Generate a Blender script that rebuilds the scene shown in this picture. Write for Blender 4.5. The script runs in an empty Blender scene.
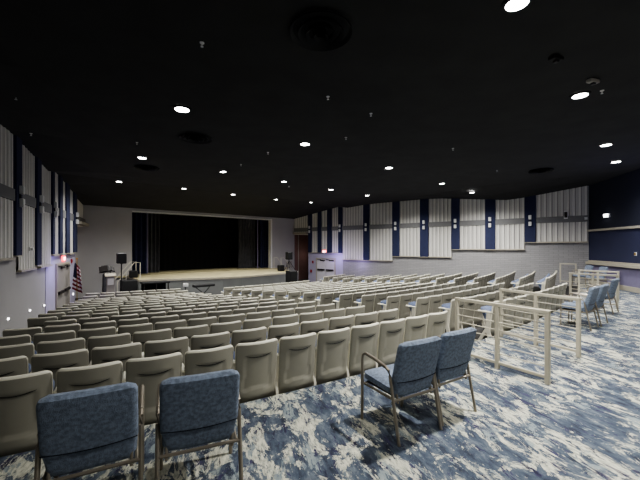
import bpy, math, random
from mathutils import Vector, Matrix, noise
random.seed(7)
C = bpy.context.scene.collection
CH = 1.8                 # camera height above the rear floor
F = 335.0                # focal length in pixels of the 640 wide frame
HZ = 246.0               # horizon row
AX = (-.656, .755)       # hall axis (towards the stage)
PX = (.755, .656)        # across the hall (towards the right wall)
def W(u, v): return (AX[0]*u + PX[0]*v, AX[1]*u + PX[1]*v)
def ray(px): return (px - 320) / F
def zat(py, Y): return CH + (HZ - py) * Y / F
def floorpt(px, py):
    Y = CH * F / (py - HZ); return (ray(px)*Y, Y)

# ------------------------------------------------------------ materials
def srgb(r, g, b):
    f = lambda c: ((c/255+.055)/1.055)**2.4 if c/255 > .04045 else c/255/12.92
    return (f(r), f(g), f(b), 1)
def mat(name, col, rough=.6, metal=0, var=.12, scale=6, bump=0, bscale=60, emit=None, estr=0, col2=None, sheen=0):
    m = bpy.data.materials.new(name); m.use_nodes = True
    nt = m.node_tree; N = nt.nodes; L = nt.links
    b = N['Principled BSDF']
    b.inputs['Roughness'].default_value = rough; b.inputs['Metallic'].default_value = metal
    if sheen: b.inputs['Sheen Weight'].default_value = sheen
    tc = N.new('ShaderNodeTexCoord'); nz = N.new('ShaderNodeTexNoise'); nz.inputs['Scale'].default_value = scale
    nz.inputs['Detail'].default_value = 4
    L.new(tc.outputs['Object'], nz.inputs['Vector'])
    r = N.new('ShaderNodeValToRGB')
    c2 = col2 or tuple(c*(1-var) for c in col[:3]) + (1,)
    r.color_ramp.elements[0].position = .35; r.color_ramp.elements[1].position = .65
    r.color_ramp.elements[0].color = c2; r.color_ramp.elements[1].color = col
    L.new(nz.outputs['Fac'], r.inputs['Fac']); L.new(r.outputs['Color'], b.inputs['Base Color'])
    if bump:
        n2 = N.new('ShaderNodeTexNoise'); n2.inputs['Scale'].default_value = bscale
        L.new(tc.outputs['Object'], n2.inputs['Vector'])
        bp = N.new('ShaderNodeBump'); bp.inputs['Strength'].default_value = bump; bp.inputs['Distance'].default_value = .01
        L.new(n2.outputs['Fac'], bp.inputs['Height']); L.new(bp.outputs['Normal'], b.inputs['Normal'])
    if emit:
        b.inputs['Emission Color'].default_value = emit; b.inputs['Emission Strength'].default_value = estr
    return m
M = {}
M['shell'] = mat('seat_plastic', srgb(146,143,130), .42, var=.06, scale=4)
M['rim'] = mat('seat_lit_edge_armrest', srgb(226,222,204), .4, var=.05)  # edge kept near white to paint light caught from above; also armrests
M['cream'] = mat('cream_paint', srgb(205,200,184), .45, var=.05)
M['rail'] = mat('railing_paint', srgb(186,180,162), .45, var=.05)
M['shell_line'] = mat('shell_groove', srgb(40,40,36), .8)
M['seatfab'] = mat('seat_fabric', srgb(120,132,160), .9, var=.3, scale=60, bump=.3, bscale=300)
M['fabric'] = mat('chair_fabric', srgb(128,141,160), .9, var=.42, scale=38, bump=.8, bscale=220, sheen=.1)
M['seam'] = mat('fabric_seam', srgb(20,28,40), .9)
M['bronze'] = mat('bronze_metal', srgb(150,142,128), .38, .6, var=.1)
M['black'] = mat('black_plastic', srgb(28,28,29), .6, var=.2)
M['blackcloth'] = mat('black_cloth', srgb(12,12,13), .95, var=.3, scale=3)
M['greycloth'] = mat('charcoal_cloth', srgb(76,76,80), .95, var=.3, scale=3)
M['navycloth'] = mat('navy_cloth', srgb(30,36,70), .9, var=.4, scale=3)
M['ceiling'] = mat('ceiling_black', srgb(44,44,44), 1, var=.25, scale=1.5)
M['ceilfit'] = mat('ceiling_fitting_black', srgb(9,9,9), .7, var=.3)
M['wall'] = mat('painted_wall', srgb(170,168,167), .85, var=.05, scale=1.2, bump=.1)
M['navy'] = mat('navy_wall', srgb(42,46,74), .85, var=.1, scale=1.2)
M['navydark'] = mat('navy_wall_upper', srgb(30,34,50), .85, var=.1, scale=1.2)
M['mauve'] = mat('mauve_wall', srgb(120,114,140), .85, var=.08)
M['stripe'] = mat('navy_panel', srgb(36,42,74), .85, var=.12, scale=5, bump=.1)
M['rib'] = mat('ribbed_panel', srgb(214,212,206), .8, var=.05, scale=1)
M['ribdark'] = mat('ribbed_groove', srgb(120,118,116), .85, var=.05, scale=1)
M['band'] = mat('grey_band', srgb(120,120,120), .8, var=.05)
M['trim'] = mat('beige_trim', srgb(170,164,148), .6, var=.05)
M['white'] = mat('white_paint', srgb(222,222,218), .5, var=.04)
M['door'] = mat('door_paint', srgb(205,202,205), .55, var=.04)
M['doorgrey'] = mat('door_grey', srgb(150,146,140), .6, var=.05)
M['dark'] = mat('dark_hardware', srgb(44,40,38), .5, .3)
M['stagefloor'] = mat('stage_floor', srgb(196,186,146), .45, var=.25, scale=1.3)
M['stageface'] = mat('stage_face', srgb(120,122,120), .7, var=.15, scale=1)
M['concrete'] = mat('seating_floor', srgb(66,64,62), .8, var=.3, scale=2)
M['lens'] = mat('lamp_lens', (1,1,1,1), .4, emit=(1,.98,.94,1), estr=14)
M['lensw'] = mat('wall_lamp_lens', (1,1,1,1), .4, emit=(.9,.95,1,1), estr=.5)
M['steplens'] = mat('step_lamp_lens', (1,1,1,1), .4, emit=(1,1,1,1), estr=3)
M['red'] = mat('exit_red', srgb(200,30,40), .5, emit=(1,.06,.08,1), estr=2.5)
M['redbox'] = mat('alarm_red', srgb(150,30,40), .5)
M['redalcove'] = mat('alcove_wall', srgb(120,92,88), .85)
M['purple'] = mat('violet_glow_paint', srgb(176,171,192), .85, var=.06, scale=1)  # violet light at the doors put into the wall colour
M['gold'] = mat('brass', srgb(170,140,60), .35, .8)
M['letter'] = mat('sign_letters', (1,1,1,1), .4, emit=(1,.9,.9,1), estr=5)

def block_mat():
    m = bpy.data.materials.new('grey_block_wall'); m.use_nodes = True
    nt = m.node_tree; N = nt.nodes; L = nt.links; b = N['Principled BSDF']; b.inputs['Roughness'].default_value = .8
    tc = N.new('ShaderNodeTexCoord'); sx = N.new('ShaderNodeSeparateXYZ'); cb = N.new('ShaderNodeCombineXYZ')
    L.new(tc.outputs['Object'], sx.inputs[0]); L.new(sx.outputs['X'], cb.inputs['X']); L.new(sx.outputs['Z'], cb.inputs['Y'])
    br = N.new('ShaderNodeTexBrick'); br.inputs['Scale'].default_value = 1
    br.inputs['Brick Width'].default_value = .4; br.inputs['Row Height'].default_value = .1; br.inputs['Mortar Size'].default_value = .008
    br.inputs['Color1'].default_value = srgb(152,151,151); br.inputs['Color2'].default_value = srgb(144,143,144); br.inputs['Mortar'].default_value = srgb(126,125,126)
    L.new(cb.outputs[0], br.inputs['Vector']); L.new(br.outputs['Color'], b.inputs['Base Color'])
    bp = N.new('ShaderNodeBump'); bp.inputs['Strength'].default_value = .5; bp.inputs['Distance'].default_value = .01; bp.invert = True
    L.new(br.outputs['Fac'], bp.inputs['Height']); L.new(bp.outputs['Normal'], b.inputs['Normal'])
    return m
M['block'] = block_mat()

def carpet_mat():
    m = bpy.data.materials.new('patterned_carpet'); m.use_nodes = True
    nt = m.node_tree; N = nt.nodes; L = nt.links; b = N['Principled BSDF']; b.inputs['Roughness'].default_value = .95
    tc = N.new('ShaderNodeTexCoord')
    mp = N.new('ShaderNodeMapping'); mp.inputs['Rotation'].default_value = (0, 0, math.radians(-16)); 
    L.new(tc.outputs['Object'], mp.inputs['Vector'])
    def nz(sx, sy, det, rough, off, dist=0):
        q = N.new('ShaderNodeMapping'); q.inputs['Scale'].default_value = (sx, sy, 1); q.inputs['Location'].default_value = (off, off*1.7, 0)
        L.new(mp.outputs[0], q.inputs['Vector'])
        n = N.new('ShaderNodeTexNoise'); n.inputs['Scale'].default_value = 1; n.inputs['Detail'].default_value = det
        n.inputs['Roughness'].default_value = rough; n.inputs['Distortion'].default_value = dist
        L.new(q.outputs[0], n.inputs['Vector']); return n.outputs['Fac']
    def ramp(fac, stops):
        r = N.new('ShaderNodeValToRGB'); r.color_ramp.interpolation = 'LINEAR'
        e = r.color_ramp.elements
        while len(e) < len(stops): e.new(.5)
        for i, (p, c) in enumerate(stops): e[i].position = p; e[i].color = c
        L.new(fac, r.inputs['Fac']); return r.outputs['Color']
    def mix(f, a, c):
        x = N.new('ShaderNodeMix'); x.data_type = 'RGBA'; L.new(f, x.inputs['Factor']); L.new(a, x.inputs['A']); L.new(c, x.inputs['B']); return x.outputs['Result']
    BL, WH = (0,0,0,1), (1,1,1,1)
    base = ramp(nz(9, 3.4, 8, .7, 3), [(.36, srgb(34,40,56)), (.5, srgb(68,78,92)), (.62, srgb(98,106,114))])
    cream = ramp(nz(40, 10, 5, .7, 9), [(.35, srgb(138,142,132)), (.58, srgb(200,198,180))])
    mask = ramp(nz(4.4, 2.3, 9, .78, 21, .6), [(.515, BL), (.535, WH)])
    c = mix(mask, base, cream)
    teal = ramp(nz(6, 2.4, 8, .72, 47, .5), [(.57, BL), (.60, WH)])
    pale = ramp(nz(30, 8, 4, .6, 5), [(.3, srgb(106,118,126)), (.7, srgb(146,154,150))])
    c = mix(teal, c, pale)
    dk = ramp(nz(11, 3.2, 9, .78, 71, .6), [(.56, BL), (.59, WH)])
    ink = ramp(nz(20, 5, 4, .6, 15), [(.4, srgb(26,26,52)), (.6, srgb(54,52,84))])
    c = mix(dk, c, ink)
    L.new(c, b.inputs['Base Color'])
    n2 = N.new('ShaderNodeTexNoise'); n2.inputs['Scale'].default_value = 160; L.new(tc.outputs['Object'], n2.inputs['Vector'])
    bp = N.new('ShaderNodeBump'); bp.inputs['Strength'].default_value = .6; bp.inputs['Distance'].default_value = .008
    L.new(n2.outputs['Fac'], bp.inputs['Height']); L.new(bp.outputs['Normal'], b.inputs['Normal'])
    return m
M['carpet'] = carpet_mat()

def flag_mat():
    m = bpy.data.materials.new('flag_cloth'); m.use_nodes = True
    nt = m.node_tree; N = nt.nodes; L = nt.links; b = N['Principled BSDF']; b.inputs['Roughness'].default_value = .9
    uv = N.new('ShaderNodeUVMap'); s = N.new('ShaderNodeSeparateXYZ'); L.new(uv.outputs[0], s.inputs[0])
    def mth(op, a, bv):
        q = N.new('ShaderNodeMath'); q.operation = op
        if isinstance(a, float): q.inputs[0].default_value = a
        else: L.new(a, q.inputs[0])
        if isinstance(bv, float): q.inputs[1].default_value = bv
        else: L.new(bv, q.inputs[1])
        return q.outputs[0]
    t = mth('MULTIPLY', s.outputs['Y'], 6.5); fr = mth('FRACT', t, 0.0); st = mth('LESS_THAN', fr, .5)
    can = mth('MULTIPLY', mth('LESS_THAN', s.outputs['X'], .4), mth('GREATER_THAN', s.outputs['Y'], .46))
    m1 = N.new('ShaderNodeMix'); m1.data_type = 'RGBA'; L.new(st, m1.inputs['Factor']); m1.inputs['A'].default_value = srgb(225,220,220); m1.inputs['B'].default_value = srgb(120,24,40)
    m2 = N.new('ShaderNodeMix'); m2.data_type = 'RGBA'; L.new(can, m2.inputs['Factor']); L.new(m1.outputs['Result'], m2.inputs['A']); m2.inputs['B'].default_value = srgb(30,34,66)
    L.new(m2.outputs['Result'], b.inputs['Base Color'])
    return m
M['flag'] = flag_mat()

# ------------------------------------------------------------ mesh builder
class MB:
    def __init__(s): s.v = []; s.f = []; s.mi = []
    def add(s, vs, fs, mi=0):
        o = len(s.v); s.v += [tuple(p) for p in vs]; s.f += [tuple(i+o for i in f) for f in fs]; s.mi += [mi]*len(fs); return s
    def box(s, x0, x1, y0, y1, z0, z1, mi=0, b=0.0):
        if b <= 0:
            vs = [(x,y,z) for x in (x0,x1) for y in (y0,y1) for z in (z0,z1)]
            return s.add(vs, [(0,1,3,2),(4,6,7,5),(0,4,5,1),(2,3,7,6),(0,2,6,4),(1,5,7,3)], mi)
        # chamfered box : prism of octagon in xz, with inset ends in y
        b = min(b, (x1-x0)*.45, (y1-y0)*.45, (z1-z0)*.45)
        def ring(y, i):
            a0,a1,c0,c1 = x0+i,x1-i,z0+i,z1-i
            return [(a0+b,y,c0),(a1-b,y,c0),(a1,y,c0+b),(a1,y,c1-b),(a1-b,y,c1),(a0+b,y,c1),(a0,y,c1-b),(a0,y,c0+b)]
        vs = ring(y0, b)+ring(y0+b, 0)+ring(y1-b, 0)+ring(y1, b)
        fs = [tuple(range(8))] + [(r*8+i, (r+1)*8+i, (r+1)*8+(i+1)%8, r*8+(i+1)%8) for r in range(3) for i in range(8)] + [tuple(range(31,23,-1))]
        return s.add(vs, fs, mi)
    def tube(s, pts, r, n=8, mi=0, sq=False):
        pts = [Vector(p) for p in pts]; rings = []
        rr = r if isinstance(r, (list,tuple)) else [r]*len(pts)
        if sq: n = 4
        for i, p in enumerate(pts):
            d = (pts[min(i+1,len(pts)-1)] - pts[max(i-1,0)]).normalized()
            up = Vector((0,0,1)) if abs(d.z) < .9 else Vector((0,1,0))
            a = d.cross(up).normalized(); c = a.cross(d).normalized()
            for k in range(n):
                t = 2*math.pi*(k+(.5 if sq else 0))/n; rings.append(p + (a*math.cos(t)+c*math.sin(t))*rr[i]*(1.414 if sq else 1))
        fs = [(i*n+k, i*n+(k+1)%n, (i+1)*n+(k+1)%n, (i+1)*n+k) for i in range(len(pts)-1) for k in range(n)]
        fs += [tuple(range(n-1,-1,-1)), tuple((len(pts)-1)*n+k for k in range(n))]
        return s.add(rings, fs, mi)
    def lathe(s, prof, n=20, c=(0,0), mi=0, caps=True):
        vs = [(c[0]+r*math.cos(2*math.pi*k/n), c[1]+r*math.sin(2*math.pi*k/n), z) for r,z in prof for k in range(n)]
        fs = [(i*n+k, i*n+(k+1)%n, (i+1)*n+(k+1)%n, (i+1)*n+k) for i in range(len(prof)-1) for k in range(n)]
        if caps: fs += [tuple(range(n-1,-1,-1)), tuple((len(prof)-1)*n+k for k in range(n))]
        return s.add(vs, fs, mi)
    def mesh(s, name, mats, smooth=False):
        me = bpy.data.meshes.new(name); me.from_pydata(s.v, [], s.f)
        for m in (mats if isinstance(mats, list) else [mats]): me.materials.append(m)
        for p, i in zip(me.polygons, s.mi): p.material_index = i; p.use_smooth = smooth
        me.update()
        if smooth:
            try: me.set_sharp_from_angle(angle=math.radians(40))
            except Exception: pass
        return me
    def build(s, name, mats, parent=None, smooth=False, **kw):
        o = bpy.data.objects.new(name, s.mesh(name, mats, smooth)); C.objects.link(o)
        if parent: o.parent = parent
        return o
def tag(o, label=None, cat=None, group=None, kind=None):
    if label: o['label'] = label
    if cat: o['category'] = cat
    if group: o['group'] = group
    if kind: o['kind'] = kind
    return o
def empty(name, loc, rz=0, label=None, cat=None, group=None):
    o = bpy.data.objects.new(name, None); C.objects.link(o); o.location = loc; o.rotation_euler = (0,0,rz); o.empty_display_size = .1
    return tag(o, label, cat, group)
def copy_thing(src, loc, rz, label):
    r = src.copy(); C.objects.link(r); r.location = loc; r.rotation_euler = (0,0,rz); r['label'] = label
    for ch in src.children:
        c = ch.copy(); C.objects.link(c); c.parent = r
        for g in ch.children:
            d = g.copy(); C.objects.link(d); d.parent = c
    return r
def struct(o): o['kind'] = 'structure'; return o

# ------------------------------------------------------------ frames of the walls
class Frame:
    def __init__(s, o, d):
        l = math.hypot(*d); s.o = o; s.d = (d[0]/l, d[1]/l); s.rz = math.atan2(s.d[1], s.d[0]); s.n = (-s.d[1], s.d[0])
    def s_at(s, px):
        r = ray(px); return (r*s.o[1]-s.o[0])/(s.d[0]-r*s.d[1])
    def Y(s, t): return s.o[1]+s.d[1]*t
    def pt(s, t, n=0, z=0): return (s.o[0]+s.d[0]*t+s.n[0]*n, s.o[1]+s.d[1]*t+s.n[1]*n, z)
    def place(s, ob): ob.location = (s.o[0], s.o[1], 0); ob.rotation_euler = (0,0,s.rz); return ob
RW = Frame((12.93, 16.1), (-.785, .619))
LW = Frame((-13.04, 18.44), (.513, -1))
SW = Frame((-2.09, 28.0), (-1.146, -1))
NWL = Frame((12.93-.2236*8, 16.1-.9747*8), (.2236, .9747))
TOP = 4.8
R_END = RW.s_at(295); S_LEN = math.hypot(-13.04+2.09, 18.44-28.0)

# ------------------------------------------------------------ seating floor
VC, R0, U0, PITCH = 9.7, 40.0, 2.7, .88
STEP, FLAT_K = .16, 13
def sag(v, k=0): return (R0-PITCH*k) - math.sqrt((R0-PITCH*k)**2 - (v-VC)**2)
def rowz(k): return -STEP - .068*min(k, FLAT_K)
def zfloor(rho):
    if rho < U0: return 0
    return rowz((rho-U0)/PITCH)
FRONT = rowz(99)
AISLE1, AISLE2 = (5.42, 7.05), (12.38, 14.5)
# rear carpeted floor
def arc(rho, v0, v1, n=40): return [(rho+sag(v, 0), v) for v in [v0+(v1-v0)*i/n for i in range(n+1)]]
mb = MB(); V0, V1 = -7.0, 23.5; n = 60
a = arc(U0, V0, V1, n)
for i in range(n):
    p = [W(-4, a[i][1]), W(*a[i]), W(*a[i+1]), W(-4, a[i+1][1])]
    mb.add([(x,y,0) for x,y in p] , [(0,3,2,1)], 0)
    q = [W(*a[i]), W(*a[i+1])]
    mb.add([(q[0][0],q[0][1],0),(q[1][0],q[1][1],0),(q[1][0],q[1][1],-STEP-.02),(q[0][0],q[0][1],-STEP-.02)], [(0,1,2,3)], 1)
struct(mb.build('floor', [M['carpet'], M['black']]))
mb = MB()
rhos = [U0+PITCH*k for k in range(0, FLAT_K+1)] + [U0+PITCH*17, 23]
vs_ = sorted([V0+(V1-V0)*i/60 for i in range(61)] + [AISLE1[0], AISLE1[1], AISLE2[0], AISLE2[1]])
for i in range(len(rhos)-1):
    for j in range(len(vs_)-1):
        v0, v1 = vs_[j], vs_[j+1]; m_ = (v0+v1)/2
        car = AISLE1[0] < m_ < AISLE1[1] or AISLE2[0] < m_ < AISLE2[1] or m_ < 0
        P = []
        for rho, v in ((rhos[i],v0),(rhos[i],v1),(rhos[i+1],v1),(rhos[i+1],v0)):
            x, y = W(rho+sag(v), v); P.append((x, y, zfloor(rho+1e-6)))
        mb.add(P, [(0,1,2,3)], 1 if car else 0)
o = struct(mb.build('floor', [M['concrete'], M['carpet']])); o.name = 'floor_seating'

# ------------------------------------------------------------ walls
def wall(name, fr, s0, s1, z0, z1, mat_, n0=-.15, n1=0):
    o = MB().box(s0, s1, n0, n1, z0, z1).build(name, mat_); fr.place(o); return struct(o)
def fob(fr, mb, name, mats, parent=None, smooth=False):
    o = mb.build(name, mats, parent, smooth)
    if not parent: fr.place(o)
    return o
# right wall: lower block wall, with part near the doors painted for the violet glow
S343 = RW.s_at(343); S309 = RW.s_at(308.5)
wall('wall_right', RW, -.15, S309, -1.3, TOP, M['block'])
SL309 = LW.s_at(74.5)
wall('wall_left', LW, SL309, 26, -1.3, TOP, M['wall'])
# alcoves (dark passages) at the stage end of both side walls
def alcove(fr, s0, s1, ztop, nm):
    mb = MB()
    mb.box(s0, s1, -2.2, -2.1, -1.3, ztop, 0); mb.box(s0-.1, s0, -2.1, -.15, -1.3, ztop, 0); mb.box(s1, s1+.1, -2.1, 0, -1.3, ztop, 0)
    mb.box(s0-.1, s1+.1, -2.2, 0, ztop, TOP, 1)
    mb.box(s0, s1, 0, .28, ztop+.02, ztop+.16, 2)
    fob(fr, mb, nm, [M['redalcove'], M['rib'], M['trim']])['kind'] = 'structure'
alcove(RW, S309, R_END-.02, zat(234.5, RW.Y(RW.s_at(302))), 'wall_right_alcove')
alcove(LW, 0.02, SL309, zat(226, LW.Y(.8)), 'wall_left_alcove')
# stage wall with proscenium opening
A0, A1 = SW.s_at(271.5), SW.s_at(132)
OPZ = CH+2.04
mb = MB().box(-.4, A0, -.3, 0, -1.3, TOP).box(A1, S_LEN+.4, -.3, 0, -1.3, TOP).box(A0, A1, -.3, 0, OPZ, TOP)
fob(SW, mb, 'wall_stage', M['wall'])['kind'] = 'structure'
mb = MB().box(A0-.03, A0+.09, -.32, .05, .05, OPZ+.1).box(A0+.09, A1, -.32, .05, OPZ, OPZ+.08)
fob(SW, mb, 'trim_proscenium', M['white'])['kind'] = 'structure'
# stage house
mb = MB().box(A0-1.5, A1+1.5, -5.2, -5.1, -1.2, 6, 0).box(A0-1.6, A0-1.5, -5.2, -.3, -1.2, 6, 0).box(A1+1.5, A1+1.6, -5.2, -.3, -1.2, 6, 0).box(A0-1.6, A1+1.6, -5.2, -.3, 5.9, 6, 0)
fob(SW, mb, 'wall_backstage', M['blackcloth'])['kind'] = 'structure'
# navy wall, back right
b = wall('wall_back_right', NWL, 0, 8.0, 0, TOP, [M['navydark']])
lo = zat(260.6, 16.1); hi = zat(231, 16.1)
struct(fob(NWL, MB().box(0, 8, 0, .01, lo, hi), 'wall_back_right_middle', M['navy']))
struct(fob(NWL, MB().box(0, 8, 0, .02, 0, lo), 'wall_back_right_lower', M['mauve']))
struct(fob(NWL, MB().box(0, 8, 0, .10, hi-.04, hi+.06, 0, .01), 'trim_1', M['trim']))
struct(fob(NWL, MB().box(0, 8, 0, .16, lo-.16, lo-.04, 0, .01).box(0, 8, 0, .05, lo-.04, lo+.03, 0, .01), 'trim_2', M['trim']))
struct(fob(NWL, MB().box(0, 8, 0, .035, 0, .2, 0, .01), 'baseboard_back_right', M['trim']))
# rear wall behind the viewer
p0 = NWL.pt(0); u_r = -1.9
BW = Frame(W(u_r, -4.5), (PX[0], PX[1]))
wall('wall_rear', BW, 0, 19.6, 0, TOP, M['wall'])
# ceiling
def stage_u(u): return 1.06*u
prof = [(-3,2.9,2.9),(3.7,2.88,2.88),(7.1,2.7,2.45),(11.4,2.9,2.94),(15.1,2.61,2.94),(16,2.76,2.9),(17.3,2.65,2.80),(18.1,2.6,2.93),(22.5,2.26,2.26)]
def vl(u): return 2.26-.246*(22.5-u)
def vr(u): return 16.75+.19*(22.5-u)
def hin(u): return 2.94 if u < 17.5 else 2.94-(u-17.5)/5*.68
mb = MB(); rows_ = []
for u, hl, hr in prof:
    cols = [(vl(u)-.2, hl), (vl(u)+1.5, (hl+hin(u))/2 if u<17 else hin(u)), (vl(u)+3, hin(u)), (9.0, hin(u)), (vr(u)-3, hin(u)), (vr(u)-1.4, (hr+hin(u))/2), (vr(u)+.25, hr)]
    if u < 3.8: cols[-1] = (23, hr)
    rows_.append([(*W(u, v), CH+h) for v, h in cols])
for i in range(len(rows_)-1):
    for j in range(6):
        mb.add([rows_[i][j], rows_[i+1][j], rows_[i+1][j+1], rows_[i][j+1]], [(0,1,2,3)])
# closing corner between right wall start and navy wall
struct(mb.build('ceiling', M['ceiling']))
from mathutils.bvhtree import BVHTree
_t = BVHTree.FromPolygons([Vector(p) for p in mb.v], mb.f)
def ceil_pt(px, py):
    hit = _t.ray_cast(Vector((0,0,CH)), Vector((ray(px), 1, (HZ-py)/F)))
    if hit[0]: return hit[0][0], hit[0][1], hit[0][2]-.01
    r = ray(px); h = 2.94
    for _ in range(30):
        Y = h*F/(HZ-py); X = r*Y; u = AX[0]*X+AX[1]*Y; h = hin(u)
    return X, Y, CH+h

# ------------------------------------------------------------ ribbed cladding and navy panels
def ribbed(fr, s0, s1, z0, z1, nm, mats):
    if s0 > s1: s0, s1 = s1, s0
    w = .24; n = max(1, round((s1-s0)/w)); w = (s1-s0)/n
    mb = MB()
    for i in range(n):
        a_ = s0+i*w
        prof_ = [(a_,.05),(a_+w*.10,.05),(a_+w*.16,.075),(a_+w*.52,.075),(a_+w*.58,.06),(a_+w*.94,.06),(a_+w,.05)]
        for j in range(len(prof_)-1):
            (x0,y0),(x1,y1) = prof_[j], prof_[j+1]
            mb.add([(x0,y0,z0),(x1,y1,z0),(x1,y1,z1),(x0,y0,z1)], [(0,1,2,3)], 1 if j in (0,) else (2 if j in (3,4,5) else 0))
    mb.box(s0, s1, 0, .12, z0-.06, z0, 3)
    o = fob(fr, mb, nm, mats); return struct(o)
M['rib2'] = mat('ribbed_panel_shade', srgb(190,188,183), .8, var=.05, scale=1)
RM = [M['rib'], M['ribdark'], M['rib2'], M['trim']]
def stripe(fr, pa, pb, z0, lab, lamps=True, nm='acoustic_panel', zt=TOP-.02):
    s0, s1 = sorted((fr.s_at(pa), fr.s_at(pb)))
    t = empty(nm, (0,0,0), 0, lab, 'wall panel'); fr.place(t)
    MB().box(s0, s1, .0, .135, z0, zt, 0, .01).build('panel', M['stripe'], t)
    MB().box(s0, s1, .0, .137, z0-.03, z0, 0).build('bottom_trim', M['trim'], t)
    return s0, s1
def wall_lamp(fr, s, zc, lab, grp, side=.16):
    t = empty('wall_light', fr.pt(s, .137, zc), fr.rz, lab, 'wall light', grp)
    MB().box(-.03, .03, 0, .03, -.06, .06, 0, .005).build('bracket', M['dark'], t)
    for sg in (-1, 1):
        c = MB().box(-.065, .065, .0, .1, sg*.17-.11, sg*.17+.11, 0, .012).build('lamp_head', M['white'], t)
BZ = (zat(221.6, 16.1), zat(215.3, 16.1)); BC = sum(BZ)/2
def band(fr, s0, s1, nm):
    s0, s1 = sorted((s0, s1)); struct(fob(fr, MB().box(s0, s1, .0, .105, BZ[0], BZ[1]), nm, M['band']))
rstr = [(309,312.5),(318.4,322),(328,332.5),(339,343),(364,370),(393,400),(420.6,429),(452,460),(485.6,495.6),(525,536)]
rbot = {0:1.28,1:1.28,2:1.28,3:1.28,4:.8,5:1.12,6:1.12,7:1.60,8:1.60,9:2.0}
names_r = ['navy wall panel at the stage corner, right wall','second narrow navy wall panel from the stage, left of the exit sign','narrow navy wall panel just right of the exit sign','fourth navy wall panel from the stage on the right wall','fifth navy wall panel from the stage, low bottom edge','sixth navy wall panel from the stage on the right wall','seventh navy wall panel from the stage on the right wall','navy wall panel third from the rear end, right wall','navy wall panel second from the rear end, right wall','widest navy wall panel, nearest the dark blue back wall']
for i, (a_, b_) in enumerate(rstr):
    s0, s1 = stripe(RW, a_, b_, rbot[i], names_r[i])
    if i not in (1, 2): wall_lamp(RW, (s0+s1)/2, BC, 'white lamp pair on the '+names_r[i].replace(', ', ' '), 'lights on the navy panels of the right wall')
segs = [(309,343,1.31),(343,395,.84),(395,452,1.16),(452,529,1.64),(529,588,2.02)]
edges = sorted([RW.s_at(p) for ab in rstr for p in ab])
k_ = 0
for a_, b_, zb in segs:
    s1, s0 = RW.s_at(a_), RW.s_at(b_)
    cuts = [s0] + [e for e in edges if s0+.02 < e < s1-.02] + [s1]
    inside = lambda m_: any(RW.s_at(q) <= m_ <= RW.s_at(p) for p, q in rstr)
    for c0, c1 in zip(cuts, cuts[1:]):
        if not inside((c0+c1)/2) and c1-c0 > .1:
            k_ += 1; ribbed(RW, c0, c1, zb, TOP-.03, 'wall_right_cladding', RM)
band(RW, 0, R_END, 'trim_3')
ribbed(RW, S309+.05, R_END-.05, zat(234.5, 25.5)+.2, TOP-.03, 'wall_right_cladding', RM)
struct(fob(RW, MB().box(S343, S309, 0, .02, -1.3, 1.25), 'wall_right_doorway', M['purple']))  # panel carries the painted violet glow around the right doors
lstr = [(10,16),(32,36.5),(48.5,50.5),(56,59),(63,66.5),(71,74)]
lbot = [1.55, 1.2, 1.5, 1.5, 1.5, 1.5]
names_l = ['navy wall panel nearest the viewer on the left wall','navy wall panel second from the viewer on the left wall','narrow navy panel at the step of the left cladding','navy wall panel above the left double door','navy wall panel above and right of the left exit sign','navy wall panel beside the stage corner, left wall']
for i, (a_, b_) in enumerate(lstr):
    s0, s1 = stripe(LW, a_, b_, lbot[i], names_l[i])
    if i in (0,1,2,5): wall_lamp(LW, (s0+s1)/2, BC, 'white lamp pair on the '+names_l[i], 'lights on the navy panels of the left wall')
segl = [(-25,15.9,1.5),(16,49,1.14),(50,74,1.48)]
edl = sorted([LW.s_at(p) for ab in lstr for p in ab])
for a_, b_, zb in segl:
    s1, s0 = LW.s_at(a_), LW.s_at(b_)
    cuts = [s0] + [e for e in edl if s0+.02 < e < s1-.02] + [s1]
    for c0, c1 in zip(cuts, cuts[1:]):
        m_ = (c0+c1)/2
        if not any(LW.s_at(q) <= m_ <= LW.s_at(p) for p, q in lstr) and c1-c0 > .1:
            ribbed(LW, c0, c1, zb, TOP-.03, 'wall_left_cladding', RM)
band(LW, 0, 25, 'trim_4')
struct(fob(LW, MB().box(SL309, LW.s_at(45), 0, .02, -1.3, 1.45), 'wall_left_doorway', M['purple']))  # same violet glow painted around the left doors

# ------------------------------------------------------------ doors, exit signs, small wall things
def double_door(fr, pa, pb, ztop, z0, nm, leafmat):
    s0, s1 = sorted((fr.s_at(pa), fr.s_at(pb))); m_ = (s0+s1)/2
    t = empty(nm, (0,0,0)); fr.place(t); t['kind'] = 'structure'
    MB().box(s0-.08, s0, 0, .09, z0, ztop+.08).box(s1, s1+.08, 0, .09, z0, ztop+.08).box(s0, s1, 0, .09, ztop, ztop+.08).build('door_frame', M['trim'], t)
    for a_, b_ in ((s0, m_-.01), (m_+.01, s1)):
        lf = MB().box(a_, b_, .02, .065, z0, ztop, 0, .006).build('door_leaf', leafmat, t)
        MB().box(a_+.08, b_-.08, .065, .15, z0+.95, z0+1.06, 0, .01).build('panic_bar', M['dark'], lf)
        MB().box(a_+.05, a_+.5, .065, .13, ztop-.14, ztop-.06, 0, .01).box(a_+.45, b_-.06, .1, .12, ztop-.06, ztop-.03).build('door_closer', M['dark'], lf)
double_door(RW, 317.5, 335, zat(259, 26), FRONT, 'door_1', M['door'])
double_door(LW, 55, 67, 1.03, FRONT, 'door_2', M['doorgrey'])
struct(fob(SW, MB().box(S_LEN*0+.35, .9, 0, .03, .0, .55), 'trim_vent', M['doorgrey']))
SEG = {'E':[(0,0,.2,1),(0,0,1,.2),(0,.4,.8,.6),(0,.8,1,1)], 'I':[(.4,0,.6,1)], 'T':[(.4,0,.6,1),(0,.8,1,1)]}
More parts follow.
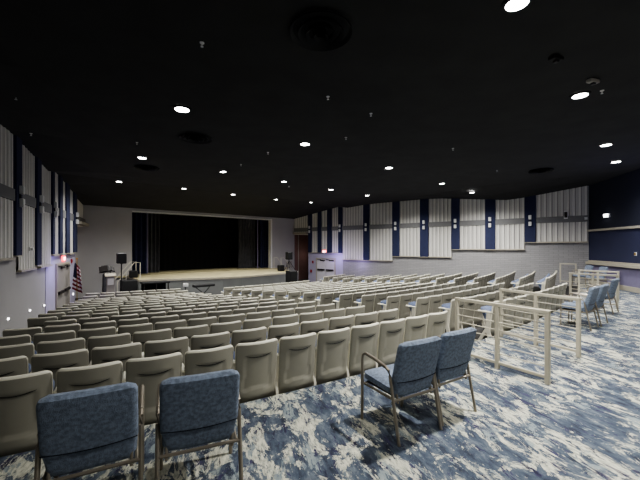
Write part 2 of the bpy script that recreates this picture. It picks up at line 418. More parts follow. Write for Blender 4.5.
def exit_sign(fr, px, py, lab):
    s = fr.s_at(px); Y = fr.Y(s); z = zat(py, Y)
    t = empty('exit_sign', fr.pt(s, .02, z), fr.rz, lab, 'exit sign', 'exit signs over the side doors')
    MB().box(-.19, .19, 0, .07, -.11, .11, 0, .01).build('housing', M['red'], t)
    l = MB()
    for i, ch in enumerate('EXIT'):
        x0 = .14-i*.075   # seen from the room, local x runs right to left
        if ch == 'X':
            for sg in (1, -1):
                l.add([(x0, .074, -sg*.06), (x0-.015, .074, -sg*.06), (x0-.055, .074, sg*.06), (x0-.04, .074, sg*.06)], [(0,1,2,3)])
        else:
            for a_, c_, b_, d_ in SEG[ch]: l.box(x0-.055*b_, x0-.055*a_, .07, .075, -.06+.12*c_, -.06+.12*d_)
    l.build('lettering', M['letter'], t)
exit_sign(RW, 325, 251.5, 'red lit exit sign above the white double doors on the right')
exit_sign(LW, 62, 258.5, 'red lit exit sign above the grey double doors on the left')
def small_box(fr, px, py, w, h, d, m_, nm, lab, cat, grp=None, n=.0):
    s = fr.s_at(px); z = zat(py, fr.Y(s))
    t = empty(nm, fr.pt(s, n, z), fr.rz, lab, cat, grp)
    MB().box(-w/2, w/2, 0, d*.5, -h/2, h/2, 0, .006).build('housing', M['white'] if m_ is not M['redbox'] else m_, t)
    MB().box(-w*.35, w*.35, d*.5, d, -h*.35, h*.35, 0, .006).build('cover', m_, t)
small_box(RW, 313, 262, .14, .2, .06, M['redbox'], 'fire_alarm', 'small red fire alarm left of the white double doors, upper one', 'fire alarm', n=.02)
small_box(RW, 311.5, 271, .16, .24, .1, M['redbox'], 'alarm_pull_box', 'red alarm pull box low beside the passage at the stage corner', 'alarm box', n=.02)
small_box(LW, 70.5, 261, .14, .2, .06, M['redbox'], 'fire_alarm', 'small red fire alarm right of the left exit sign', 'fire alarm', n=.02)
small_box(RW, 486, 277, .16, .1, .05, M['steplens'], 'step_light', 'small lit step light low on the right grey block wall', 'step light')
for px, py, lb in ((6.5, 319, 'nearest the viewer'), (28.5, 310.5, 'middle one of three'), (43, 305.5, 'farthest one, beside the violet-lit wall')):
    small_box(LW, px, py, .1, .07, .05, M['steplens'], 'step_light', 'small lit step light low on the left wall, '+lb, 'step light')
small_box(LW, 24.5, 249, .12, .12, .1, M['white'], 'wall_sensor', 'small white sensor on the left wall cladding', 'sensor', n=.1)
small_box(RW, 586, 218.5, .12, .12, .1, M['white'], 'wall_sensor', 'small white sensor at the rear end of the right wall band', 'sensor', n=.11)
small_box(RW, 566, 215, .16, .4, .1, M['dark'], 'wall_speaker', 'dark bracket speaker on the rear cladding of the right wall', 'speaker', n=.1)
small_box(NWL, 608, 215.5, .34, .18, .12, M['steplens'], 'emergency_light', 'white emergency light high on the dark blue back wall', 'emergency light')
small_box(NWL, 636, 254, .14, .14, .03, M['gold'], 'wall_switch', 'small brass switch plate on the blue back wall', 'switch', n=.01)
small_box(LW, 72.5, 294, .12, .14, .04, M['steplens'], 'wall_outlet', 'bright white wall outlet at the foot of the flag', 'outlet', n=.0)  # outlet cover glows like a lamp lens only to look bright
small_box(SW, 104, 291, .1, .1, .04, M['white'], 'wall_outlet', 'white wall outlet low on the left stage wall behind the cart', 'outlet')

# ------------------------------------------------------------ stage
fp = [(19.3, 4.3), (18.4, 6.6), (17.75, 8.2), (17.6, 9.3), (17.75, 10.6), (18.1, 12.6), (18.7, 14.2), (22.6, 14.5)]
poly = [W(u, v) for u, v in [(22.6, 4.3)] + fp]
SZ = .05
mb = MB(); n = len(poly)
mb.add([(x,y,SZ) for x,y in poly], [tuple(range(n))], 0)
for i in range(n-1):
    a_, b_ = poly[i], poly[i+1]
    mb.add([(*a_, SZ-.1), (*b_, SZ-.1), (*b_, FRONT-.02), (*a_, FRONT-.02)], [(0,1,2,3)], 1)
    dx, dy = AX[0]*-.04, AX[1]*-.04
    mb.add([(a_[0]+dx,a_[1]+dy,SZ), (b_[0]+dx,b_[1]+dy,SZ), (b_[0]+dx,b_[1]+dy,SZ-.1), (a_[0]+dx,a_[1]+dy,SZ-.1)], [(0,1,2,3)], 2)
    mb.add([(*a_,SZ),(*b_,SZ),(b_[0]+dx,b_[1]+dy,SZ),(a_[0]+dx,a_[1]+dy,SZ)], [(0,1,2,3)], 2)
struct(mb.build('floor_stage', [M['stagefloor'], M['stageface'], M['trim']]))
struct(fob(SW, MB().box(A0-1.5, A1+1.5, -5.1, .12, SZ-.1, SZ), 'floor_backstage', M['stagefloor']))
def drape(fr, s0, s1, n_, z0, z1, folds, amp, nm, m_, lab, top=True):
    if s0 > s1: s0, s1 = s1, s0
    mb = MB(); K = folds*10; P = []
    for j, z in enumerate((z0, z0+(z1-z0)*.5, z1)):
        a_ = amp*(1, .9, .6)[j]
        for i in range(K+1):
            t = i/K; P.append((s0+(s1-s0)*t, n_+a_*math.sin(t*folds*2*math.pi)+.3*a_*math.sin(t*folds*5.1+j*.6), z))
    mb.add(P, [(j*(K+1)+i, j*(K+1)+i+1, (j+1)*(K+1)+i+1, (j+1)*(K+1)+i) for j in range(2) for i in range(K)])
    o = fob(fr, mb, nm, m_, smooth=True); tag(o, lab, 'curtain'); return o
drape(SW, A1-.95, A1+.2, -.55, SZ+.03, OPZ+.6, 4, .12, 'stage_curtain', M['navycloth'], 'dark blue stage curtain at the left edge of the stage opening')
drape(SW, A1-1.9, A1-.75, -1.3, SZ+.03, OPZ+.6, 5, .1, 'stage_curtain', M['greycloth'], 'charcoal pleated leg curtain beside the left blue curtain')
drape(SW, A0+.02, A0+.75, -.55, SZ+.03, OPZ+.6, 4, .12, 'stage_curtain', M['navycloth'], 'dark blue stage curtain at the right edge of the stage opening')
drape(SW, A0+.7, A0+2.2, -1.3, SZ+.03, OPZ+.6, 6, .1, 'stage_curtain', M['greycloth'], 'charcoal pleated leg curtain beside the right blue curtain')
drape(SW, A0-.8, A1+.8, -2.6, SZ+.03, OPZ+1.2, 30, .03, 'backdrop_curtain', M['blackcloth'], 'wide black backdrop curtain across the whole stage')
for s_, lb in ((A1-1.0, 'left'), (A0+.82, 'right')):
    t = MB().box(s_-.05, s_+.05, -.75, -.7, SZ+.001, OPZ+.4, 0, .01).build('curtain_highlight', M['mauve']); SW.place(t)  # pale box drawn as the highlight along the curtain edges
    tag(t, 'thin pale painted highlight strip between blue and charcoal curtain on the stage %s' % lb, 'strip')

# speakers on stands
def speaker_stand(px, Y, z0, ytop, ybot, side):
    X = ray(px)*Y; zt, zb = zat(ytop, Y), zat(ybot, Y)
    t = empty('speaker_stand', (X, Y, z0), 0, 'black tripod speaker stand at the %s of the stage' % side, 'speaker stand')
    MB().tube([(0,0,.25),(0,0,zb-z0-.02)], .025).build('pole', M['black'], t)
    for k in range(3):
        a_ = k*2.094+.3; c, s = math.cos(a_), math.sin(a_)
        MB().tube([(0,0,.75),(c*.5,s*.5,.02)], .014).tube([(0,0,.3),(c*.3,s*.3,.32)], .009).build('leg', M['black'], t)
    b = empty('loudspeaker', (X, Y, zb), math.radians(35), 'black loudspeaker on a stand at the %s of the stage' % side, 'speaker')
    h = zt-zb; MB().box(-.2, .2, -.17, .17, 0, h, 0, .03).build('cabinet', M['black'], b)
    MB().box(-.17, .17, -.19, -.165, .03, h-.03, 0, .005).build('grille', M['ceilfit'], b)
    MB().lathe([(.05,-.02),(.05,0.001)], 12).build('socket', M['dark'], b)
speaker_stand(121.5, 15.6, FRONT, 253, 263.5, 'left')
speaker_stand(289, 22.9, SZ, 252, 259.5, 'right')
def wedge(px, Y, ytop, ybot, w, lab, rz=.6):
    zt, zb = zat(ytop, Y), zat(ybot, Y)
    b = empty('stage_monitor', (ray(px)*Y, Y, zb), rz, lab, 'speaker')
    h = zt-zb; MB().box(-w/2, w/2, -w/2, w/2, 0, h, 0, .03).build('cabinet', M['black'], b)
    MB().box(-w*.42, w*.42, -w/2-.015, -w/2+.005, .04, h-.04, 0, .005).build('grille', M['ceilfit'], b)
wedge(133.5, 18.6, 270.5, zat(0,0) and 277.4, .42, 'square black speaker box on the left front corner of the stage')
wedge(281, 23.4, 265, 271, .38, 'small black speaker box on the right side of the stage')
wedge(291.5, 20.6, 270.5, 291, .55, 'tall black speaker cabinet on the floor at the right stage end')
# black riser / steps in front of left stage
t = empty('stage_riser', (*W(18.35, 4.25), FRONT), math.radians(41), 'long low black riser standing against the left stage front', 'riser')
MB().box(-.1, 1.15, -.55, .0, .98, 1.06, 0, .01).build('deck', M['black'], t)
MB().box(-.05, 1.1, -.03, -.01, .1, .98).build('skirt', M['blackcloth'], t)
for x in (-.05, .5, 1.05): MB().box(x, x+.05, -.53, -.48, 0, .98).build('leg', M['dark'], t)
t = empty('stage_riser', (*W(18.9, 3.45), FRONT), math.radians(41), 'square black block at the left end of the stage front', 'riser')
MB().box(-.05, .6, -.5, .1, 0, 1.15, 0, .01).build('block', M['black'], t)
# stage stairs with handrail, left
def stairs(u, v, lab, sgn):
    t = empty('stage_stairs', (*W(u, v), FRONT), math.radians(41), lab, 'stairs')
    for k in range(5):
        MB().box(sgn*(-.17*(k+1)) if sgn>0 else .17*k, sgn*(-.17*k) if sgn>0 else .17*(k+1), -.5, .5, 0, 1.1-.2*(k+1)+.02, 0, .008).build('step', M['stageface'], t)
    for y in (-.48, .48):
        x1 = -.8*sgn
        MB().tube([(x1,y,.05),(x1,y,.95),(0,y,1.95),(.28*sgn,y,1.95),(.28*sgn,y,1.1)], .02).tube([(x1*.5,y,.5),(x1*.5,y,1.45)], .016).build('handrail', M['cream'], t)
stairs(20.7, 4.3, 'short stairs with pale handrails up to the stage left end', 1)
stairs(21.5, 14.65, 'short stairs with pale handrails at the right end of the stage', -1)
# flag
X, Y = ray(77)*14.6, 14.6; zt = zat(259.5, Y)-FRONT
t = empty('flag_stand', (X, Y, FRONT), .5, 'stars and stripes flag hanging on a pole beside the left doors', 'flag')
MB().lathe([(.16,0),(.16,.03),(.05,.07),(.02,.12)], 20).build('base', M['gold'], t)
MB().tube([(0,0,.05),(0,0,zt)], .014).build('pole', M['gold'], t)
MB().lathe([(.0,zt-.01),(.03,zt+.02),(.03,zt+.04),(.0,zt+.09)], 12).build('finial', M['gold'], t)
mb = MB(); K, J = 24, 20; P = []; UVs = []
for j in range(J+1):
    for i in range(K+1):
        a_, b_ = i/K, j/J
        x = (a_-.45)*(.16+.22*(1-b_)**.7); y = -.03+.05*math.sin(a_*17+b_*2)*(.4+a_)
        z = zt-.12-(1-b_)*1.15 - a_*.22
        P.append((x, y, z)); UVs.append((a_, b_))
mb.add(P, [(j*(K+1)+i, j*(K+1)+i+1, (j+1)*(K+1)+i+1, (j+1)*(K+1)+i) for j in range(J) for i in range(K)])
fo = mb.build('cloth', M['flag'], t, True); uvl = fo.data.uv_layers.new(name='UVMap')
for lp in fo.data.loops: uvl.data[lp.index].uv = UVs[lp.vertex_index]
# music stand cart and lectern
X, Y = ray(107)*16.2, 16.2; zt = zat(265, Y)-FRONT
t = empty('music_stand_cart', (X, Y, FRONT), .6, 'dark bundle of nested black music stands on a cart, left of the stage', 'music stands')
MB().box(-.25,.25,-.2,.2,.08,.14,0,.01).tube([(-.22,-.15,.04),(-.22,-.15,.1)],.04).tube([(.22,.15,.04),(.22,.15,.1)],.04).build('cart_base', M['dark'], t)
for k in range(6):
    x = -.16+.055*k
    MB().tube([(x+.02*k-.05,0,.14),(x,.0,zt-.45)], .014).build('stand_shaft', M['black'], t)
    r = random.random()*.1
    o = MB().box(-.19,.19,-.012,.0,-.14,.18,0,.005).box(-.19,.19,-.07,.0,-.15,-.138).build('stand_desk', M['black'] if k%2 else M['dark'], t)
    o.location = (x+.02, -.08+.05*k, zt-.24+r); o.rotation_euler = (-.45-.06*k, .1*(k-2.5), .3*(k%3-1))
MB().box(-.17,.08,-.12,.12,.3,zt-.4,0,.05).build('wrapped_cover', M['greycloth'], t)
X, Y = ray(110.5)*15.6, 15.6; zt = zat(274, Y)-FRONT
t = empty('lectern', (X, Y, FRONT), .6, 'grey lectern with a white square sign, left of the stage', 'lectern')
MB().box(-.24,.24,-.18,.2,0,.06,0,.01).build('base', M['doorgrey'], t)
MB().box(-.16,.16,-.12,.14,.06,zt-.1,0,.01).build('body', M['doorgrey'], t)
o = MB().box(-.22,.22,-.2,.2,-.02,.02,0,.01).build('top', M['trim'], t); o.location = (0,0,zt-.05); o.rotation_euler = (.25,0,0)
MB().box(-.12,.12,-.135,-.12,zt-.5,zt-.2,0,.004).build('sign', M['white'], t)
# equipment in the pit before the stage
t = empty('equipment_case', (*W(17.3, 6.0), FRONT), .7, 'small white box on a black stand in front of the stage', 'box')
MB().box(-.11,.11,-.1,.1,.78,.95,0,.02).build('box', M['white'], t)
MB().tube([(0,0,0),(0,0,.78)], .03).lathe([(.2,0),(.2,.03),(.03,.05)],16).build('stand', M['black'], t)
t = empty('keyboard', (*W(17.2, 6.9), FRONT), math.radians(41), 'flat black keyboard on a stand before the stage', 'keyboard')
MB().box(-.55,.55,-.15,.15,.72,.84,0,.02).build('body', M['black'], t)
MB().tube([(-.4,-.12,0),(.4,.12,.72)], .02).tube([(.4,-.12,0),(-.4,.12,.72)], .02).build('stand', M['black'], t)

# ------------------------------------------------------------ theatre seats
SW_ = .50
def shell_mesh():
    """curved moulded back: rounded top corners, rim painted as if lit from above, recessed panel with a smile shaped groove."""
    nx, nz = 26, 34; z0, z1, rc = .12, .85, .055
    def half(z):
        w = .247 + .014*(z-z0)/(z1-z0)
        if z > z1-rc: w -= rc - math.sqrt(max(0, rc*rc-(z-(z1-rc))**2))
        return w
    zs = [z0+(z1-rc-z0)*i/(nz-6) for i in range(nz-5)] + [z1-rc+rc*math.sin(math.pi/2*i/5) for i in range(1, 6)]
    mb = MB(); B = []; Fr = []; cen = []
    def basey(x, z): return .025 - .10*((z-z0)/(z1-z0))**1.2 + .9*x*x + (.03 if z < .2 else 0)*(.2-z)/.08
    for z in zs:
        w = half(z)
        for i in range(nx+1):
            t = -1+2*i/nx; x = w*math.sin(t*math.pi/2*.98)/math.sin(math.pi/2*.98)
            smile = .68+.022*(x/.16)**2
            d = 0
            if abs(x) < .165 and z < smile and z > .30-.05*(x/.2)**2: d = .013
            edge = max(0, 1-(w-abs(x))/.02); top = max(0, 1-(z1-z)/.02)
            e = max(edge, top)
            y = basey(x, z) + d + .014*e*e
            B.append((x, y, z)); Fr.append((x, basey(x, z)+.040-.004*e, z))
    n = nx+1; o = len(B)
    fs, mi = [], []
    for j in range(len(zs)-1):
        for i in range(nx):
            fs.append((j*n+i, j*n+i+1, (j+1)*n+i+1, (j+1)*n+i))
            x, z = B[j*n+i][0], zs[j]; m = 0
            if j >= len(zs)-4 or i == 0 or i == nx-1: m = 1
            x2 = (B[j*n+i][0]+B[j*n+i+1][0])/2; zc = (zs[j]+zs[j+1])/2
            mi.append(m)
            fs.append((o+j*n+i, o+(j+1)*n+i, o+(j+1)*n+i+1, o+j*n+i+1)); mi.append(0)
    J = len(zs)-1
    for i in range(nx):
        fs += [(J*n+i, J*n+i+1, o+J*n+i+1, o+J*n+i), (i, o+i, o+i+1, i+1)]; mi += [1, 0]
    for j in range(J):
        fs += [(j*n, (j+1)*n, o+(j+1)*n, o+j*n), (j*n+nx, o+j*n+nx, o+(j+1)*n+nx, (j+1)*n+nx)]; mi += [1, 1]
    mb.v, mb.f, mb.mi = B+Fr, fs, mi
    pts = []
    for i in range(13):
        x = -.16+.32*i/12; z = .672+.03*(abs(x)/.16)**2.2; pts.append((x, basey(x, z)+.005, z))
    mb.tube(pts, .0055, 5, 2)
    return mb
def pad(w, l, th, rc=.05, crown=.02, nx=10, ny=10):
    """cushion lying in xy plane, z up"""
    mb = MB(); T = []; Bt = []
    for j in range(ny+1):
        for i in range(nx+1):
            a_, b_ = -1+2*i/nx, -1+2*j/ny
            x, y = a_*w/2, b_*l/2
            ax_, ay_ = max(0, abs(x)-(w/2-rc)), max(0, abs(y)-(l/2-rc)); q = math.hypot(ax_, ay_)
            if q > rc: x = math.copysign(w/2-rc+ax_*rc/q, x) if ax_ else x; y = math.copysign(l/2-rc+ay_*rc/q, y) if ay_ else y
            e = max(abs(a_), abs(b_)); k = (1-e**6)
            T.append((x, y, th/2*(.55+.45*k)+crown*(1-a_*a_)*(1-b_*b_))); Bt.append((x, y, -th/2*(.55+.45*k)))
    n = nx+1; o = len(T); fs = []
    for j in range(ny):
        for i in range(nx): fs += [(j*n+i, j*n+i+1, (j+1)*n+i+1, (j+1)*n+i), (o+j*n+i, o+(j+1)*n+i, o+(j+1)*n+i+1, o+j*n+i+1)]
    per = [i for i in range(nx+1)] + [j*n+nx for j in range(1, ny+1)] + [ny*n+i for i in range(nx-1, -1, -1)] + [j*n for j in range(ny-1, 0, -1)]
    for a_, b_ in zip(per, per[1:]+per[:1]): fs.append((a_, o+a_, o+b_, b_))
    mb.add(T+Bt, fs); return mb
def xform(mb, m):
    mb.v = [tuple(m @ Vector(p)) for p in mb.v]; return mb
MX = lambda loc, rx=0, rz=0: Matrix.Translation(loc) @ Matrix.Rotation(rz, 4, 'Z') @ Matrix.Rotation(rx, 4, 'X')
def side_frame(x):
    mb = MB(); w = .018
    P = [(.06,.60),(.14,.60),(.17,.28),(.33,.0),(.26,0),(.15,.20),(.09,0),(.03,0),(.09,.28)]
    n = len(P); vs = [(x-w,y,z) for y,z in P]+[(x+w,y,z) for y,z in P]
    fs = [tuple(range(n-1,-1,-1)), tuple(range(n,2*n))] + [(i,(i+1)%n,n+(i+1)%n,n+i) for i in range(n)]
    return mb.add(vs, fs)
def arm(x): return MB().box(x-.03, x+.03, .04, .33, .60, .635, 0, .014)
parts = {
 'back_shell': (shell_mesh().mesh('back_shell', [M['shell'], M['rim'], M['shell_line']], True)),
 'back_cushion': xform(pad(.42, .46, .05), MX((0,.062,.58), math.radians(98))).mesh('back_cushion', M['seatfab'], True),
 'seat_cushion': xform(pad(.44, .42, .09), MX((0,.20,.50), math.radians(66))).mesh('seat_cushion', M['seatfab'], True),
 'armrest': arm(-.265).mesh('armrest', M['rim']),
 'side_frame': side_frame(-.265).mesh('side_frame', M['cream']),
 'armrest_r': arm(.265).mesh('armrest', M['rim']),
 'side_frame_r': side_frame(.265).mesh('side_frame', M['cream']),
}
ordn = ['', 'first','second','third','fourth','fifth','sixth','seventh','eighth','ninth','tenth','eleventh','twelfth','thirteenth','fourteenth','fifteenth','sixteenth','seventeenth','eighteenth']
PW = .53
seats = []
for k in range(17):
    for blk in ('left', 'center', 'right'):
        if (blk == 'center' and k > 14) or k > 15: continue
        Rk = R0-PITCH*k
        pw = PW
        def uv(v): return (U0+PITCH*k+sag(v, k), v)
        if blk == 'left':
            vb, direction = ([5.47,5.30,5.36,5.33,5.48,5.5]+[5.46,5.42]*6)[k], -1; um = U0+PITCH*k+sag(0, k); lim = max(-.25+.22*(um-9.4), -1.0); lim += .2; cnt = int((vb-lim)/PW) if k < 6 else round((vb-lim)/PW); pw = PW if k < 6 else (vb-lim)/cnt
        elif blk == 'center':
            vb, direction, cnt = AISLE1[1]+.0, 1, 10
        else:
            vb, direction = AISLE2[1], 1; um = U0+PITCH*k+sag(18.5, k); lim = 15.8*1.06+.19*(22.5-um)-.45; cnt = int((lim-vb)/PW)
            cnt = min(cnt, 9)
        if blk == 'right' and k == 0: cnt = 0
        for i in range(cnt):
            v = vb+direction*pw*(i+.5)
            u_, v_ = uv(v); x, y = W(u_, v_)
            ang = math.asin((v-VC)/Rk)         # turn towards the stage centre
            hx, hy = (math.cos(ang)*AX[0]-math.sin(ang)*PX[0], math.cos(ang)*AX[1]-math.sin(ang)*PX[1])
            rz = math.atan2(-hx, hy)
            rightmost = (i == 0 and blk == 'left') or (i == cnt-1 and blk != 'left')
            end = i == 0 or i == cnt-1
            px = 320+F*x/y if y > .3 else -999
            seats.append(dict(k=k, b=blk, i=i, x=x, y=y, z=rowz(k), rz=rz, right=rightmost, end=end, px=px, cnt=cnt,
                              size=(1/max(y,.5))*(1.5 if (i == 0 and blk == 'center') else 1), vis=-40 < px < 670))
vis = [s for s in seats if s['vis']]
vis.sort(key=lambda s: -s['size'])
ind, rest = vis[:298], vis[298:]
for s in ind:
    rw = '%s row from rear' % ordn[s['k']+1]
    where = {'left':'from aisle, %s, left block','center':'from left aisle, %s, center block','right':'from aisle, %s, right block'}[s['b']] % rw
    lab = 'beige theater seat, %s %s' % (ordn[s['i']+1], where)
    t = empty('theater_seat', (s['x'], s['y'], s['z']), s['rz'], lab, 'theater seat', 'fixed theater seats in curved rows')
    names = ['back_shell','back_cushion','seat_cushion','armrest','side_frame'] + (['armrest_r','side_frame_r'] if s['right'] else [])
    if s['size'] < .085: names.remove('back_cushion')
    for nme in names:
        o = bpy.data.objects.new(nme.replace('_r', '') if nme.endswith('_r') else nme, parts[nme]); C.objects.link(o); o.parent = t
        if nme.startswith('arm') : o['label'] = 'cream armrest'
# the farthest seats, beyond three hundred
mb = MB(); mats = [M['shell'], M['rim'], M['shell_line'], M['seatfab'], M['cream']]
far = MB()
for j in range(2): pass
def far_seat():
    q = shell_mesh(); w = MB(); w.v, w.f, w.mi = list(q.v), list(q.f), list(q.mi)
    p = xform(pad(.44, .42, .09, nx=5, ny=5), MX((0,.20,.50), math.radians(66))); w.add(p.v, p.f, 3)
    p = arm(-.265); w.add(p.v, p.f, 1); p = side_frame(-.265); w.add(p.v, p.f, 4); return w
fs_ = far_seat()
for s in rest:
    m_ = Matrix.Translation((s['x'], s['y'], s['z'])) @ Matrix.Rotation(s['rz'], 4, 'Z')
    o_ = len(mb.v); mb.v += [tuple(m_ @ Vector(p)) for p in fs_.v]; mb.f += [tuple(i+o_ for i in f) for f in fs_.f]; mb.mi += fs_.mi
print('seats', len(ind), len(rest))
if rest:
    o = mb.build('theater_seating', mats, None, True); tag(o, 'distant rows of beige theater seats nearest the stage', 'theater seats', None, 'stuff')

# ------------------------------------------------------------ blue stacking chairs
def chair_back():
    nx, nz = 16, 22; w2, z0, z1, rc = .26, .375, .925, .06
    mb = MB(); Bk = []; Ft = []
    for j in range(nz+1):
        z = z0+(z1-z0)*j/nz
        w = w2
        if z > z1-rc: w -= rc-math.sqrt(max(0, rc*rc-(z-z1+rc)**2))
        if z < z0+.16: w -= .03*(1-(z-z0)/.16)**.5
        for i in range(nx+1):
            a_ = -1+2*i/nx; x = w*math.sin(a_*math.pi/2*.97)/math.sin(math.pi/2*.97)
            e = max(abs(a_)**7, (max(0, (z-z1+.05)/.05))**3, (max(0, (z0+.03-z)/.03))**3)
            yc = .12-.14*(z-z0)/(z1-z0)+.25*x*x
            Bk.append((x, yc-.045*(1-.6*e), z)); Ft.append((x, yc+.045*(1-.6*e), z))
    n = nx+1; o = len(Bk); fs = []
    for j in range(nz):
        for i in range(nx): fs += [(j*n+i, j*n+i+1, (j+1)*n+i+1, (j+1)*n+i), (o+j*n+i, o+(j+1)*n+i, o+(j+1)*n+i+1, o+j*n+i+1)]
    for i in range(nx): fs += [(nz*n+i, nz*n+i+1, o+nz*n+i+1, o+nz*n+i), (i, o+i, o+i+1, i+1)]
    for j in range(nz): fs += [(j*n, (j+1)*n, o+(j+1)*n, o+j*n), (j*n+nx, o+j*n+nx, o+(j+1)*n+nx, (j+1)*n+nx)]
    return mb.add(Bk+Ft, fs)
def make_chair():
    t = empty('stacking_chair', (0,0,0), 0, 'x', 'chair', 'blue upholstered chairs on the rear floor')
    bk = chair_back().build('backrest', M['fabric'], t, True)
    pts = []
    for i in range(13):
        x = -.255+.51*i/12; z = .545; yc = .12-.14*(z-.375)/.55+.25*x*x; pts.append((x, yc-.045, z-.012*math.sin(math.pi*i/12)))
    MB().tube(pts, .0035, 6).build('seam', M['seam'], bk)
    xform(pad(.50, .48, .095, .06, .015, 14, 14), MX((0,.34,.445), math.radians(3))).build('seat', M['fabric'], t, True)
    MB().box(-.22,.22,.14,.54,.375,.395,0,.005).build('seat_pan', M['dark'], t)
    for sg in (-1, 1):
        x = sg*.275
        MB().tube([(x,.55,0),(x,.54,.62),(x,.53,.675),(x,.49,.70)], .015, 8).build('front_leg', M['bronze'], t, True)
        MB().tube([(x,.0,0),(x,.12,.58),(x,.14,.635),(x,.18,.655)], .015, 8).build('rear_leg', M['bronze'], t, True)
        MB().tube([(x,.49,.70),(x,.34,.685),(x,.18,.655)], .017, 8).build('armrest', M['bronze'], t, True)
        MB().tube([(sg*.22,.075,.34),(sg*.22,.10,.47)], .011, 8).build('back_bracket', M['bronze'], t, True)
    MB().tube([(-.275,.075,.37),(.275,.075,.37)], .0125, 8).build('rear_rail', M['bronze'], t, True)
    MB().tube([(-.275,.54,.37),(.275,.54,.37)], .0125, 8).tube([(-.25,.07,.37),(-.25,.54,.37)], .0125, 8).tube([(.25,.07,.37),(.25,.54,.37)], .0125, 8).build('seat_frame', M['bronze'], t, True)
    return t
CHAIRS = [(-1.415, 2.06, 27, 'blue fabric chair at bottom left, nearest the viewer'),
 (-.815, 2.30, 23, 'blue fabric chair right beside the nearest one, second from the left'),
 (.95, 3.15, 30, 'left chair of the blue pair standing before the railing'),
 (1.46, 3.5, 32, 'right chair of the blue pair standing before the railing'),
 (5.95, 7.25, 38, 'blue chair just behind the railing, nearest of the side-on chairs'),
 (6.5, 7.65, 38, 'blue chair directly beside the one just behind the railing'),
 (7.95, 9.0, 38, 'blue chair farthest right of the side-on chairs, by the far railing'),
 (12.15, 15.1, 77, 'far blue chair by the back wall, the left one of two'),
 (12.0, 14.15, 77, 'far blue chair by the back wall, the right one of two')]
ch0 = make_chair()
for i, (x, y, d, lab) in enumerate(CHAIRS):
    if i == 0: ch0.location = (x, y, 0); ch0.rotation_euler = (0,0,math.radians(d)); ch0['label'] = lab
    else: copy_thing(ch0, (x, y, 0), math.radians(d), lab)

# ------------------------------------------------------------ railings
def railing(p, q, h, nposts, lab, nbars=6, th=.027):
    L_ = math.hypot(q[0]-p[0], q[1]-p[1]); rz = math.atan2(q[1]-p[1], q[0]-p[0])
    t = empty('railing', (p[0], p[1], 0), rz, lab, 'railing')
    for i in range(nposts):
        x = L_*i/(nposts-1)
        MB().box(x-th, x+th, -th, th, 0, h-.02, 0, .004).build('post', M['rail'], t)
    MB().box(-th, L_+th, -th, th, h-.05, h, 0, .004).build('top_rail', M['rail'], t)
    MB().box(th, L_-th, -.018, .018, .07, .11, 0, .004).build('bottom_rail', M['rail'], t)
    for k in range(nbars):
        z = .11+(h-.16)*(k+1)/(nbars+1)
        MB().tube([(0,0,z),(L_,0,z)], .0085, 6).build('cable', M['rail'], t)
railing(W(1.35,5.10), W(2.66,5.28), .96, 3, 'cream railing nearest the viewer, left side of the first aisle')
railing(W(1.35,6.72), W(2.66,7.08), .96, 3, 'cream railing on the right side of the first aisle')
railing(W(1.68,12.9), W(2.8,12.9), .96, 3, 'cream railing on the left side of the far aisle')
railing(W(1.9,14.75), W(2.95,14.75), .96, 3, 'cream railing on the right side of the far aisle')
railing((11.8,16.45), (12.22,16.0), .96, 2, 'small cream railing in the far corner by the right wall', 0)

# ------------------------------------------------------------ ceiling fittings
LIGHTS = [(517,1,1.0),(182,108,1.15),(142,157,1),(305,143,1),(119,181,.9),(223,171,.9),(184,188,.8),(284,181,.9),(233,194,.8),(389,167,1),(331,189,.9),
          (367,195,.8),(442,183,.9),(472,192,.9),(276,199,.7),(311,202,.7),(580,94,1),(606,144,1),(616,161,1)]
lens = MB().lathe([(.10,-.028),(.10,-.02)], 24).mesh('lens', M['lens'])
ring = MB().lathe([(.10,-.03),(.135,-.03),(.14,0),(.10,0)], 24, caps=False).mesh('trim_ring', M['ceilfit'])
pos_words = ['at the top edge, right of center','large bright one upper left','third from the left, above the stage left','above the middle of the seats','leftmost small one near the left wall','fifth across, above the stage','small one just over the stage opening left','over the stage opening right','tiny one in front of the stage opening','right of the middle','above the right stage corner','small one above the right wall navy panels','above the navy panels, second from the right group','rightmost of the row over the right wall','tiny one beside the proscenium top','tiny one at the right end of the proscenium','large one upper right','right edge, upper of two','right edge, lower of two']
def lamp(x, y, z, e, tilt=(0,0), col=(1,.985,.955), size=math.radians(150)):
    ld = bpy.data.lights.new('downlight_beam', 'SPOT'); ld.energy = e; ld.spot_size = size; ld.spot_blend = 1; ld.shadow_soft_size = .12; ld.color = col
    lo_ = bpy.data.objects.new('downlight_beam', ld); C.objects.link(lo_); lo_.location = (x, y, z-.06); lo_.rotation_euler = (tilt[0], tilt[1], 0); return lo_
EN = 520
for (px, py, sc), wds in zip(LIGHTS, pos_words):
    x, y, z = ceil_pt(px, py)
    t = empty('downlight', (x, y, z), 0, 'round lit ceiling downlight, '+wds, 'downlight', 'recessed ceiling downlights')
    s_ = 1.25*sc; t.scale = (s_, s_, 1)
    for nme, me in (('lens', lens), ('trim_ring', ring)):
        o = bpy.data.objects.new(nme, me); C.objects.link(o); o.parent = t
    e = EN
    if py > 185: e *= .7
    if py < 50: e = 720
    if px > 570: e *= 1.3
    if px < 240 and 100 < py < 160: e *= .32
    if px > 570: e *= .7
    lamp(x, y, z, e)
# unseen lamps without fittings (behind and above the viewer, and over the right seats)
for u, v, e in ((.3, 1.2, 170), (-.6, 7.0, 160), (-.8, 12.5, 120), (6.8, 16.8, 420), (11.5, 16.2, 420), (6.5, 12.5, 420)):
    x, y = W(u, v); lamp(x, y, CH+2.9, e)
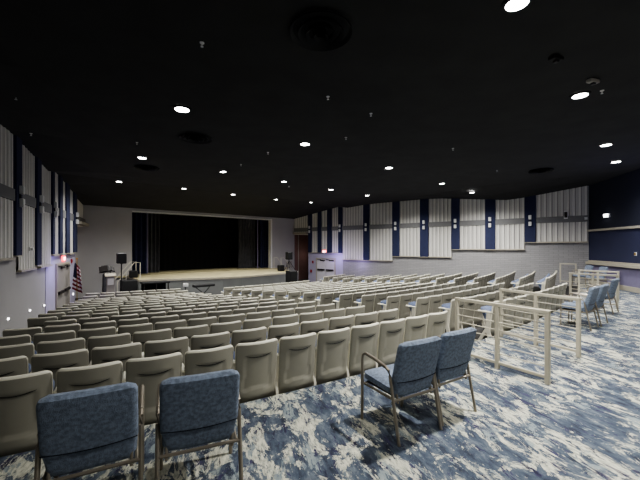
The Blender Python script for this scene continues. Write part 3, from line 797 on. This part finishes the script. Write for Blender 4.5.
# round diffusers, vents, detectors
def diffuser(px, py, r, lab):
    x, y, z = ceil_pt(px, py)
    t = empty('air_diffuser', (x, y, z), 0, lab, 'air diffuser')
    for k, q in enumerate((1, .74, .48, .24)):
        a_ = r*q; b_ = max(.01, a_-.09*r)
        MB().lathe([(b_,-.01-.02*k),(a_,-.05-.02*k),(a_,-.03-.02*k),(b_,.0)], 36, caps=False).build('ring', M['ceilfit'], t)
diffuser(321, 29, .42, 'large round black air diffuser with rings at top center')
for px, py, lb in ((196,137,'left of the middle, behind the big downlight'),(147,167,'by the left side, small'),(541,170,'at the right above the ribbed wall')):
    diffuser(px, py, .42, 'round black air diffuser on the ceiling, '+lb)
for px, py, lb in ((202,42,'upper left'),(16,96,'far upper left'),(31,133,'above the left wall'),(346,137,'right of the middle downlight'),(371,113,'above center right'),(328,96,'center, above the middle downlight'),(137,142,'beside the left downlights'),(453,148,'right of center'),(497,170,'above the right wall'),(268,152,'left of the middle downlight'),(602,90,'beside the upper right downlight'),(241,164,'between two left downlights'),(289,186,'over the stage')):
    x, y, z = ceil_pt(px, py)
    t = empty('sprinkler_head', (x, y, z), 0, 'tiny pale sprinkler head on the black ceiling, '+lb, 'sprinkler', 'sprinkler heads on the ceiling')
    MB().lathe([(.03,-.012),(.035,0)], 12).build('escutcheon', M['white'], t)
    MB().lathe([(.008,-.012),(.008,-.05),(.022,-.055),(.022,-.06)], 10).build('nozzle', M['white'], t)
for px, py, lb in ((593,79,'above the upper right downlight'),(556,56,'dark one at upper right')):
    x, y, z = ceil_pt(px, py)
    t = empty('ceiling_box', (x, y, z), .3, 'small rectangular fitting on the ceiling, '+lb, 'ceiling fitting')
    MB().box(-.11,.11,-.05,.05,-.06,0,0,.01).build('housing', M['doorgrey'] if px > 580 else M['ceilfit'], t)
    MB().box(-.03,.03,-.03,.03,-.09,-.06).build('nozzle', M['dark'], t)

# coloured and local light
def point(loc, e, col, r=.15):
    ld = bpy.data.lights.new('glow', 'POINT'); ld.energy = e; ld.color = col; ld.shadow_soft_size = r
    o = bpy.data.objects.new('glow', ld); C.objects.link(o); o.location = loc; return o
point(RW.pt(RW.s_at(340), .7, .9), 16, (.55,.4,1))
point(RW.pt(RW.s_at(362), .6, .5), 9, (.55,.4,1))
point(LW.pt(LW.s_at(50), .7, .9), 11, (.5,.4,1))
point(NWL.pt(3.0, 1.4, 3.0), 22, (.5,.5,1))
point(RW.pt((S309+R_END)/2, -1.0, 1.0), 2.5, (1,.85,.8)); point(LW.pt(SL309/2, -1.0, 1.0), 5, (1,.9,.85))  # unseen point lights added to brighten the alcoves
# stage light from above
for s_ in (.25, .5, .75):
    x, y, _ = SW.pt(A0+(A1-A0)*s_, .9, 0); lamp(x, y, CH+2.05, 110, size=math.radians(100))
x, y, _ = SW.pt(A1-1.2, 1.2, 0)

# ------------------------------------------------------------ world, camera, view
w = bpy.data.worlds.new('world'); bpy.context.scene.world = w; w.use_nodes = True
w.node_tree.nodes['Background'].inputs[0].default_value = (.02,.02,.022,1)
cd = bpy.data.cameras.new('camera'); cd.sensor_width = 36; cd.lens = F/640*36; cd.shift_y = 6/640; cd.clip_start = .05
co = bpy.data.objects.new('camera', cd); C.objects.link(co); co.location = (0,0,CH); co.rotation_euler = (math.pi/2,0,0)
sc = bpy.context.scene; sc.camera = co
sc.view_settings.view_transform = 'AgX'; sc.view_settings.look = 'AgX - Medium High Contrast'
sc.view_settings.exposure = 1.0
